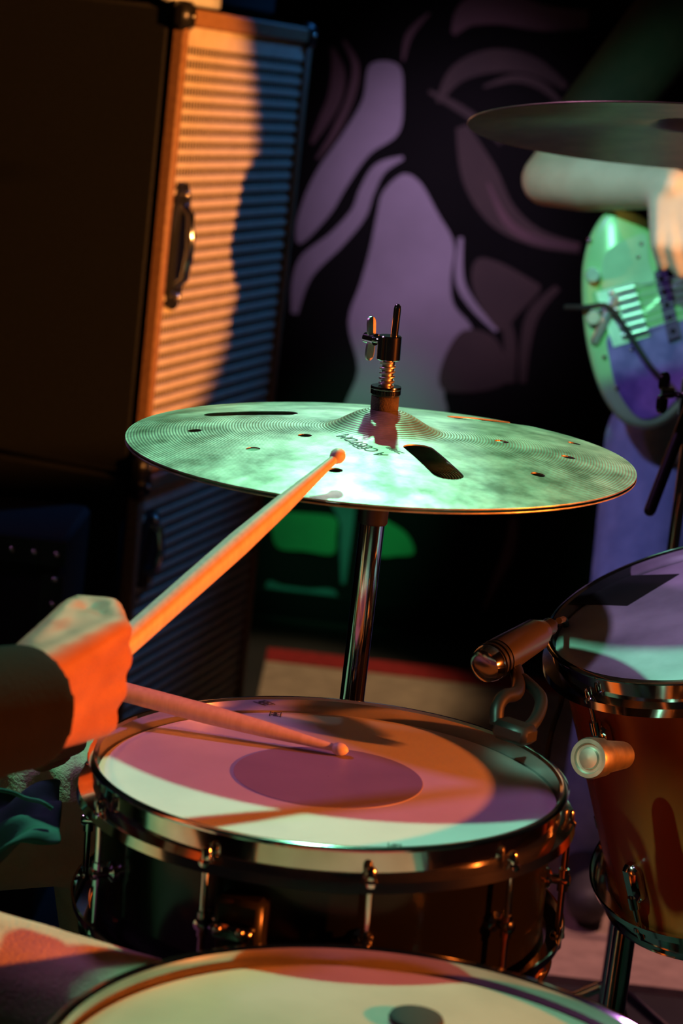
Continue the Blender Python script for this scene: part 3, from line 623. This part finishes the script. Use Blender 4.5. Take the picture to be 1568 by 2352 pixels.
# ================================================================== DRUMSTICKS
def drumstick(butt_dir_from, tip, L, r, label):
    p = V(butt_dir_from); q = V(tip); d = (q-p).normalized(); b0 = q-d*L
    o = empty('drumstick', b0); tag(o, label, 'drumstick', 'drumsticks in the drummer\'s hands')
    q = q-b0
    MB().turned((0, 0, 0), q, [(0, r*0.75), (0.003, r*0.95), (0.006, r), (L*0.66, r), (L*0.80, r*0.80), (L*0.92, r*0.48), (L-0.012, r*0.36)], 28).build('shaft', stick_mat, o)
    MB().turned(d*(L-0.0135), q, [(0, r*0.34), (0.0015, r*0.50), (0.005, r*0.66), (0.009, r*0.60), (0.012, r*0.34), (0.0135, r*0.05)], 20).build('tip', stick_mat, o)
    return o, b0, d
tip1 = at(788, 1036, 1.765)
S1, s1b, s1d = drumstick(at(262, 1500, 1.60), tip1, 0.406, 0.0098, 'drumstick angled up and striking the slotted hi-hat')
tip2 = on_plane(800, 1726, SC+V((0, 0, -0.004)), (0, 0, 1))
S2, s2b, s2d = drumstick(at(288, 1590, 1.80), tip2, 0.36, 0.0082, 'drumstick lying low with its tip on the snare head')

# ================================================================== DRUMMER
dr = empty('person', (-0.62, 1.55, 0)); tag(dr, 'seated drummer in black sleeves and khaki trousers gripping both sticks', 'person')
O = V((-0.62, 1.55, 0))
def D_(p): return tuple(V(p)-O)
body = MB()
def limb(mb, *pr):
    for (p, r1), (q, r2) in zip(pr[:-1], pr[1:]): mb.capsule(D_(p), D_(q), r1, r2)
hip = V((-0.66, 1.56, 0.60)); chest = V((-0.64, 1.55, 0.98)); neck = V((-0.63, 1.55, 1.18)); headc = V((-0.60, 1.55, 1.33))
shR = V((-0.55, 1.37, 1.10)); shL = V((-0.62, 1.74, 1.10))
hand1 = at(165, 1572, 1.535)            # middle of right fist
a1 = V((0.46, 0.86, 0.12)).normalized() # wrist -> knuckles
wr1 = hand1-a1*0.055
elR = wr1-V((0.50, 0.84, -0.02)).normalized()*0.25 + V((0, 0, 0.018))
hand2 = s2b+s2d*0.080-V((0, 0, 0.010))
elL = at(-560, 1590, 1.84)
wr2 = hand2-((hand2-elL).normalized())*0.06
hipR = hip+V((0.02, -0.10, -0.03)); hipL = hip+V((0.02, 0.12, -0.065))
knR = at(330, 2270, 1.52)+V((0, 0, -0.045)); knL = V((-0.175, 1.900, 0.520))
ftR = V((0.0, 1.52, 0.07)); ftL = V((-0.12, 1.93, 0.12))
# torso, neck, head
limb(body, (hip, 0.125), (chest, 0.13), (neck-V((0, 0, 0.04)), 0.07), (headc-V((0.01, 0, 0.06)), 0.052))
limb(body, (chest+V((0, -0.09, 0.05)), 0.085), (shR, 0.055)); limb(body, (chest+V((0, 0.09, 0.05)), 0.085), (shL, 0.055))
body.ball(D_(headc), 0.098, 20, (0.95, 0.80, 1.18)); body.capsule(D_(headc+V((0.05, 0, -0.07))), D_(headc+V((0.065, 0, -0.085))), 0.038, 0.03)
body.capsule(D_(headc+V((0.09, 0, 0.005))), D_(headc+V((0.112, 0, -0.025))), 0.009, 0.013)
for s in (-1, 1): body.ball(D_(headc+V((-0.005, s*0.082, -0.01))), 0.026, 10, (0.7, 0.4, 1.2))
limb(body, (shR, 0.050), (elR, 0.040), (wr1, 0.028)); limb(body, (shL, 0.050), (elL, 0.040), (wr2, 0.028))
limb(body, (hipR, 0.075), (knR, 0.050), (ftR, 0.036)); limb(body, (hipL, 0.075), (knL, 0.050), (ftL, 0.036))
def fist(mb, wrist, a, up, back, stick_o, stick_d, sgn=1):
    # a: wrist->knuckles, up: towards the index finger, back: away from the palm
    a = V(a).normalized(); back = (V(back)-a*V(back).dot(a)).normalized(); up = (V(up)-a*V(up).dot(a)-back*V(up).dot(back)).normalized()
    mcp = []
    for i, (h, l) in enumerate(((0.034, 0.088), (0.012, 0.092), (-0.011, 0.087), (-0.032, 0.078))):
        k = wrist+a*l+up*h+back*0.012; mcp.append(k)
        mb.capsule(D_(wrist+a*0.012+up*h*0.55), D_(k), 0.021, 0.0125)
        pl, ml_, dl = ((0.040, 0.026, 0.020), (0.044, 0.029, 0.021), (0.040, 0.027, 0.020), (0.032, 0.021, 0.018))[i]
        p1 = k+(a*0.75-back*0.66).normalized()*pl
        p2 = p1+(-back*0.90-a*0.45).normalized()*ml_
        p3 = p2+(-a*0.92+back*0.40).normalized()*dl
        mb.capsule(D_(k), D_(p1), 0.0112, 0.0100); mb.capsule(D_(p1), D_(p2), 0.0100, 0.0090); mb.capsule(D_(p2), D_(p3), 0.0090, 0.0078)
    mb.capsule(D_(wrist+a*0.02-back*0.010-up*0.018), D_(wrist+a*0.07-back*0.006-up*0.015), 0.020, 0.015)   # heel of the hand
    t0 = wrist+a*0.025+up*0.022-back*0.012; mb.capsule(D_(wrist+a*0.025+up*0.014), D_(wrist+a*0.078+up*0.030-back*0.006), 0.022, 0.017)
    mb.capsule(D_(wrist+a*0.065+up*0.030-back*0.008), D_(wrist+a*0.106+up*0.028-back*0.014), 0.015, 0.013)
    t1 = wrist+a*0.060+up*0.036-back*0.018; t2 = wrist+a*0.090+up*0.036-back*0.030; t3 = wrist+a*0.110+up*0.032-back*0.032
    mb.capsule(D_(t0), D_(t1), 0.019, 0.0125); mb.capsule(D_(t1), D_(t2), 0.0120, 0.0105); mb.capsule(D_(t2), D_(t3), 0.0105, 0.0085)
upv = V((-0.08, 0.1, 1))
fist(body, wr1, a1, upv, (0.86, -0.46, -0.05), s1b, s1d)
a2 = V((0.80, -0.20, -0.10)); fist(body, wr2, a2, (0.1, -0.3, 1), (-0.1, 0.9, 0.3), s2b, s2d)
fuse(body, 'body', skin_mat, dr, 0.0045, 5)
sh = MB()
def flat_limb(mb, p, q, r1, r2): mb.turned(D_(p), D_(q), [(0, r1*0.9), (0.002, r1), ((V(q)-V(p)).length-0.006, r2), ((V(q)-V(p)).length, r2*0.96), ((V(q)-V(p)).length, r2*0.6)], 28)
limb(sh, (hip+V((0, 0, -0.02)), 0.145), (chest, 0.145), (neck-V((0, 0, 0.05)), 0.085))
limb(sh, (chest+V((0, -0.09, 0.05)), 0.10), (shR, 0.068), (elR, 0.056)); limb(sh, (chest+V((0, 0.09, 0.05)), 0.10), (shL, 0.068), (elL, 0.054))
cuff1 = wr1+a1*0.006
sh.capsule(D_(elR), D_(elR.lerp(wr1, 0.75)), 0.052, 0.044); flat_limb(sh, elR.lerp(wr1, 0.6), cuff1, 0.0455, 0.0435)
d2 = (wr2-elL).normalized(); sh.capsule(D_(elL), D_(elL.lerp(wr2, 0.7)), 0.054, 0.042); flat_limb(sh, elL.lerp(wr2, 0.6), wr2-d2*0.01, 0.042, 0.038)
fuse(sh, 'shirt', shirt_black, dr, 0.005, 3)
tr = MB()
limb(tr, (hip+V((0, -0.02, -0.02)), 0.130), (hip+V((0, 0.02, -0.02)), 0.130))
limb(tr, (hipR, 0.092), (knR, 0.064), (ftR+V((0, 0, 0.05)), 0.052)); limb(tr, (hipL, 0.092), (knL, 0.066), (ftL+V((0, 0, 0.05)), 0.052))
for k in range(7):                       # soft folds over the left thigh
    t = 0.45+0.08*k; c = hipL.lerp(knL, t); tr.capsule(D_(c+V((0.01, -0.05, 0.055))), D_(c+V((-0.02, 0.02, 0.070))), 0.010, 0.012)
fuse(tr, 'trousers', khaki, dr, 0.006, 4)
for ft, dv in ((ftR, V((0.95, 0.25, 0))), (ftL, V((0.9, 0.1, 0)))):
    s = MB(); f0 = V((ft.x, ft.y, max(0.05, ft.z-0.03)))
    s.capsule(D_(f0-dv*0.03), D_(f0+dv*0.09-V((0, 0, 0.012))), 0.045, 0.036); s.capsule(D_(f0+dv*0.09-V((0, 0, 0.012))), D_(f0+dv*0.15-V((0, 0, 0.015))), 0.036, 0.030)
    fuse(s, 'shoe', shoe_mat, dr, 0.006, 3)
hr = MB(); hr.ball(D_(headc+V((-0.018, 0, 0.03))), 0.104, 20, (0.98, 0.88, 1.10)); hr.ball(D_(headc+V((-0.045, 0, -0.03))), 0.080, 16, (0.8, 1.0, 1.2)); fuse(hr, 'hair', hair_mat, dr, 0.008, 3)
for s in (-1, 1): MB().ball(D_(headc+V((0.084, s*0.032, 0.012))), 0.011, 12).build('eye', mat('eye', (0.7, 0.7, 0.68), 0.2), dr)
# throne
th = empty('drum_throne', (hip.x, hip.y, 0)); tag(th, 'round black drum throne under the seated drummer', 'stool')
MB().lathe([(0.0005, 0.455), (0.15, 0.455), (0.165, 0.44), (0.165, 0.40), (0.15, 0.385), (0.0005, 0.385)], 48).build('seat', tolex, th)
MB().cone((0, 0, 0.10), (0, 0, 0.39), 0.016).build('column', chrome, th)
for i in range(3):
    a = R_(60+120*i); MB().tube([(0.012*math.cos(a), 0.012*math.sin(a), 0.28), (0.22*math.cos(a), 0.22*math.sin(a), 0.01)], 0.010).build('leg', chrome, th)
# cloth over the lap
cg = empty('lap_cloth', at(40, 1850, 1.72)); tag(cg, 'crumpled dark green cloth with a thin cord between drummer\'s thighs', 'cloth')
g0 = at(40, 1850, 1.72); n_u, n_v = 26, 18; vsx = []; fsx = []
for i in range(n_u):
    for j in range(n_v):
        u_, v_ = i/(n_u-1), j/(n_v-1)
        p = at(-260+(400*u_), 1822+200*v_*(1-0.35*u_)+30*math.sin(5*u_), 1.80-0.13*v_)
        wv = 0.008*math.sin(13*u_+3*math.sin(6*v_))+0.006*math.sin(17*v_+5*u_)
        vsx.append(p+V((0, -0.4, 0.9))*wv-g0)
for i in range(n_u-1):
    for j in range(n_v-1):
        a = i*n_v+j; fsx.append((a, a+n_v, a+n_v+1, a+1))
mbc = MB().add(vsx, fsx); oc = mbc.build('cloth', cloth_green, cg, 180); so = oc.modifiers.new('s', 'SOLIDIFY'); so.thickness = 0.004; su = oc.modifiers.new('u', 'SUBSURF'); su.levels = su.render_levels = 1
MB().tube([V(p)-g0 for p in smooth_line([at(-60, 1806, 1.70), at(20, 1818, 1.70), at(60, 1834, 1.70), at(95, 1842, 1.69), at(120, 1858, 1.69)], 6)], 0.0018, 8).build('cord', cloth_green, cg)

# ================================================================== GUITARIST
GP = at(1450, 730, 3.12); GN = V((-0.10, -0.97, 0.16)).normalized()
def gp(x, y, off=0.0): return on_plane(x, y, GP+GN*off, GN)
gt = empty('electric_guitar', GP); tag(gt, 'pale green electric guitar with pearly dark pickguard and chrome bridge', 'guitar')
def G(p): return V(p)-GP
outline = [(1336, 640), (1341, 590), (1355, 540), (1378, 500), (1402, 480), (1432, 480), (1466, 490), (1490, 508), (1501, 540), (1501, 585), (1506, 622), (1530, 640), (1580, 622), (1650, 560), (1710, 525), (1745, 535), (1738, 580), (1700, 630), (1690, 680), (1715, 720), (1760, 735), (1775, 765), (1745, 810), (1680, 850), (1620, 880), (1575, 930), (1530, 972), (1480, 985), (1432, 970), (1395, 928), (1370, 875), (1350, 800), (1339, 720)]
pts = smooth_line([G(gp(*p)) for p in outline], 4, True); n = len(pts)
cen = sum(pts, V())/n; T = 0.042
def inset(k): return [p+(cen-p).normalized()*k for p in pts]
b = MB(); rings = []
for k, z in ((0.010, 0.0), (0.003, -0.003), (0.0, -0.010), (0.0, -T+0.010), (0.003, -T+0.003), (0.010, -T)): rings.append([p+GN*z for p in inset(k)])
b.rings(rings); b.build('body', guitar_white, gt, 50)
def gplate(name, poly, m, off, t, parent, sm_=True, k=4):
    q = [G(gp(x, y, off)) for x, y in poly]; q = smooth_line(q, k, True) if sm_ else q
    return MB().plate(q, GN, t).build(name, m, parent, 0)
gplate('pickguard', [(1395, 772), (1440, 764), (1568, 735), (1640, 725), (1690, 760), (1660, 830), (1600, 860), (1550, 920), (1510, 955), (1475, 962), (1445, 940), (1415, 890), (1400, 830)], guard_mat, 0.0025, 0.003, gt)
gplate('guard_glare', [(1395, 575), (1450, 545), (1482, 540), (1490, 600), (1500, 650), (1440, 652), (1385, 665), (1380, 620)], mat('guard_glare_tint', (0.46, 0.70, 0.46), 0.12), 0.0022, 0.002, gt)  # upper guard plate with its reflective glare put into the paler colour
br = gplate('bridge_plate', [(1368, 672), (1452, 650), (1492, 772), (1408, 797)], bridge_metal, 0.004, 0.005, gt, False)
for i in range(6):
    t = (i+0.5)/6
    p0 = V((1388+34*t*1.05, 664+118*t, 0)); 
    a_ = G(gp(p0.x+22, p0.y-4, 0.010)); b_ = G(gp(p0.x+66, p0.y-16, 0.010))
    MB().cone(a_, b_, 0.0045, n=10).build('saddle', bridge_metal, br)
    MB().ball(G(gp(p0.x+12, p0.y-2, 0.009)), 0.0045, 10).build('saddle_screw', bridge_metal, br)
    e = G(gp(1900+20*t, 545+60*t, 0.012)); MB().cone(b_, e, 0.0007, n=6).build('string', bridge_metal, gt)
MB().box(G(gp(1388, 735, 0.007)), (0.012, 0.012, 0.075), Matrix.Rotation(R_(18), 3, 'Y'), 0.003).build('bridge_wall', bridge_metal, br)
gplate('pickup', [(1502, 625), (1530, 616), (1562, 772), (1534, 782)], pickup_mat, 0.010, 0.012, gt, False)
for i in range(5):
    x, y = 1517+7*i, 640+30*i; MB().cone(G(gp(x, y, 0.008)), G(gp(x, y, 0.0115)), 0.0035, n=12).build('pole_piece', chrome, gt)
gplate('pickup', [(1590, 600), (1618, 592), (1650, 748), (1622, 758)], pickup_mat, 0.010, 0.012, gt, False)
for x, y in ((1361, 632), (1362, 730)): MB().cone(G(gp(x, y, 0.0)), G(gp(x, y, 0.016)), 0.011, 0.009).build('knob', bridge_metal, gt)
for x, y in ((1353, 551), (1387, 820), (1416, 891), (1450, 803), (1472, 560), (1465, 590), (1520, 870)): MB().ball(G(gp(x, y, 0.002)), 0.0035, 10).build('screw', chrome, gt)
MB().plate([G(gp(x, y, 0.006)) for x, y in ((1640, 640), (2350, 440), (2362, 505), (1655, 735))], GN, 0.026).build('neck', maple, gt, 0)
MB().plate([G(gp(x, y, 0.0)) for x, y in ((2345, 430), (2420, 390), (2560, 380), (2570, 430), (2480, 470), (2370, 508))], GN, 0.016).build('headstock', guitar_white, gt, 0)
gc = MB().tube(smooth_line([gp(1300, 706, -0.05), gp(1345, 706, 0.012), gp(1395, 704, 0.020), gp(1435, 752, 0.020), gp(1465, 800, 0.018), gp(1500, 850, 0.016), gp(1550, 900, 0.016), gp(1600, 1000, 0.03), gp(1620, 1300, 0.05), V((0.55, 3.02, 0.020))], 6), 0.0042, 10).build('guitar_cable', rubber)
tag(gc, 'black cable running across the pale green guitar body', 'cable')

gu = empty('person', (0.62, 3.33, 0)); tag(gu, 'standing guitarist in dark red shirt and blue jeans at right edge', 'person')
O = V((0.62, 3.33, 0))
hp = V((0.63, 3.33, 0.93)); ch = V((0.63, 3.35, 1.28)); nk = V((0.63, 3.33, 1.50)); hc = V((0.63, 3.30, 1.66))
sR = V((0.46, 3.34, 1.42)); sL = V((0.81, 3.34, 1.42))
eR = at(1258, 412, 3.22); hRw = at(1545, 432, 3.02); hRh = at(1566, 500, 2.99)
eL = V((1.02, 3.15, 1.17)); wL = V((1.12, 2.95, 1.22))
bd = MB()
limb(bd, (hp, 0.12), (ch, 0.13), (nk-V((0, 0, 0.04)), 0.062), (hc-V((0, -0.01, 0.06)), 0.052))
limb(bd, (ch+V((-0.08, 0, 0.06)), 0.08), (sR, 0.055)); limb(bd, (ch+V((0.08, 0, 0.06)), 0.08), (sL, 0.055))
bd.ball(D_(hc), 0.098, 20, (0.80, 0.95, 1.18)); bd.capsule(D_(hc+V((0, -0.05, -0.07))), D_(hc+V((0, -0.065, -0.085))), 0.038, 0.03)
bd.capsule(D_(hc+V((0, -0.09, 0.005))), D_(hc+V((0, -0.112, -0.025))), 0.009, 0.013)
for s in (-1, 1): bd.ball(D_(hc+V((s*0.082, 0.005, -0.01))), 0.026, 10, (0.4, 0.7, 1.2))
limb(bd, (sR, 0.048), (eR, 0.040), (eR.lerp(hRw, 0.35), 0.043), (hRw, 0.028)); limb(bd, (sL, 0.048), (eL, 0.038), (wL, 0.027))
kR = at(1438, 1560, 3.24); fR = on_floor(1352, 2100)+V((0.0, 0.08, 0.09)); kL_ = V((0.76, 3.30, 0.50)); fL = V((0.78, 3.38, 0.09))
hR = at(1530, 1020, 3.30); hL = V((0.72, 3.33, 0.90))
limb(bd, (hR, 0.08), (kR, 0.052), (fR, 0.036)); limb(bd, (hL, 0.08), (kL_, 0.052), (fL, 0.036))
fist(bd, hRw, (0.25, -0.35, -0.9), (0.9, -0.3, 0.2), (-0.25, -0.9, 0.2), None, None)
fist(bd, wL, (0.5, -0.3, 0.8), (0.3, -0.9, 0.2), (-0.2, -0.3, 0.4), None, None)
fuse(bd, 'body', skin_pale, gu, 0.0055, 5)
s2 = MB()
limb(s2, (hp+V((0, 0, 0.02)), 0.135), (ch, 0.142), (nk-V((0, 0, 0.06)), 0.075))
limb(s2, (ch+V((-0.08, 0, 0.06)), 0.092), (sR, 0.066), (sR.lerp(eR, 0.72), 0.058)); limb(s2, (ch+V((0.08, 0, 0.06)), 0.092), (sL, 0.066), (sL.lerp(eL, 0.7), 0.058))
fuse(s2, 'shirt', shirt_red, gu, 0.007, 4)
j = MB()
limb(j, (hp+V((-0.06, 0, -0.02)), 0.115), (hp+V((0.06, 0, -0.02)), 0.115))
limb(j, (hR, 0.095), (kR, 0.068), (fR+V((0, 0, 0.0)), 0.058)); limb(j, (hL, 0.095), (kL_, 0.068), (fL, 0.058))
fuse(j, 'jeans', denim, gu, 0.007, 4)
for f in (fR, fL):
    s = MB(); dv = V((-0.1, -1, 0)); f0 = V((f.x, f.y, 0.061))
    s.capsule(D_(f0-dv*0.03), D_(f0+dv*0.09-V((0, 0, 0.010))), 0.046, 0.037); s.capsule(D_(f0+dv*0.09-V((0, 0, 0.010))), D_(f0+dv*0.16-V((0, 0, 0.014))), 0.037, 0.031)
    fuse(s, 'shoe', shoe_mat, gu, 0.006, 3)
hr = MB(); hr.ball(D_(hc+V((0, 0.018, 0.03))), 0.104, 20, (0.88, 0.98, 1.10)); hr.ball(D_(hc+V((0, 0.045, -0.04))), 0.085, 16, (1.0, 0.8, 1.3)); fuse(hr, 'hair', hair_mat, gu, 0.008, 3)
for s in (-1, 1): MB().ball(D_(hc+V((s*0.032, -0.084, 0.012))), 0.011, 12).build('eye', MATS['eye'], gu)
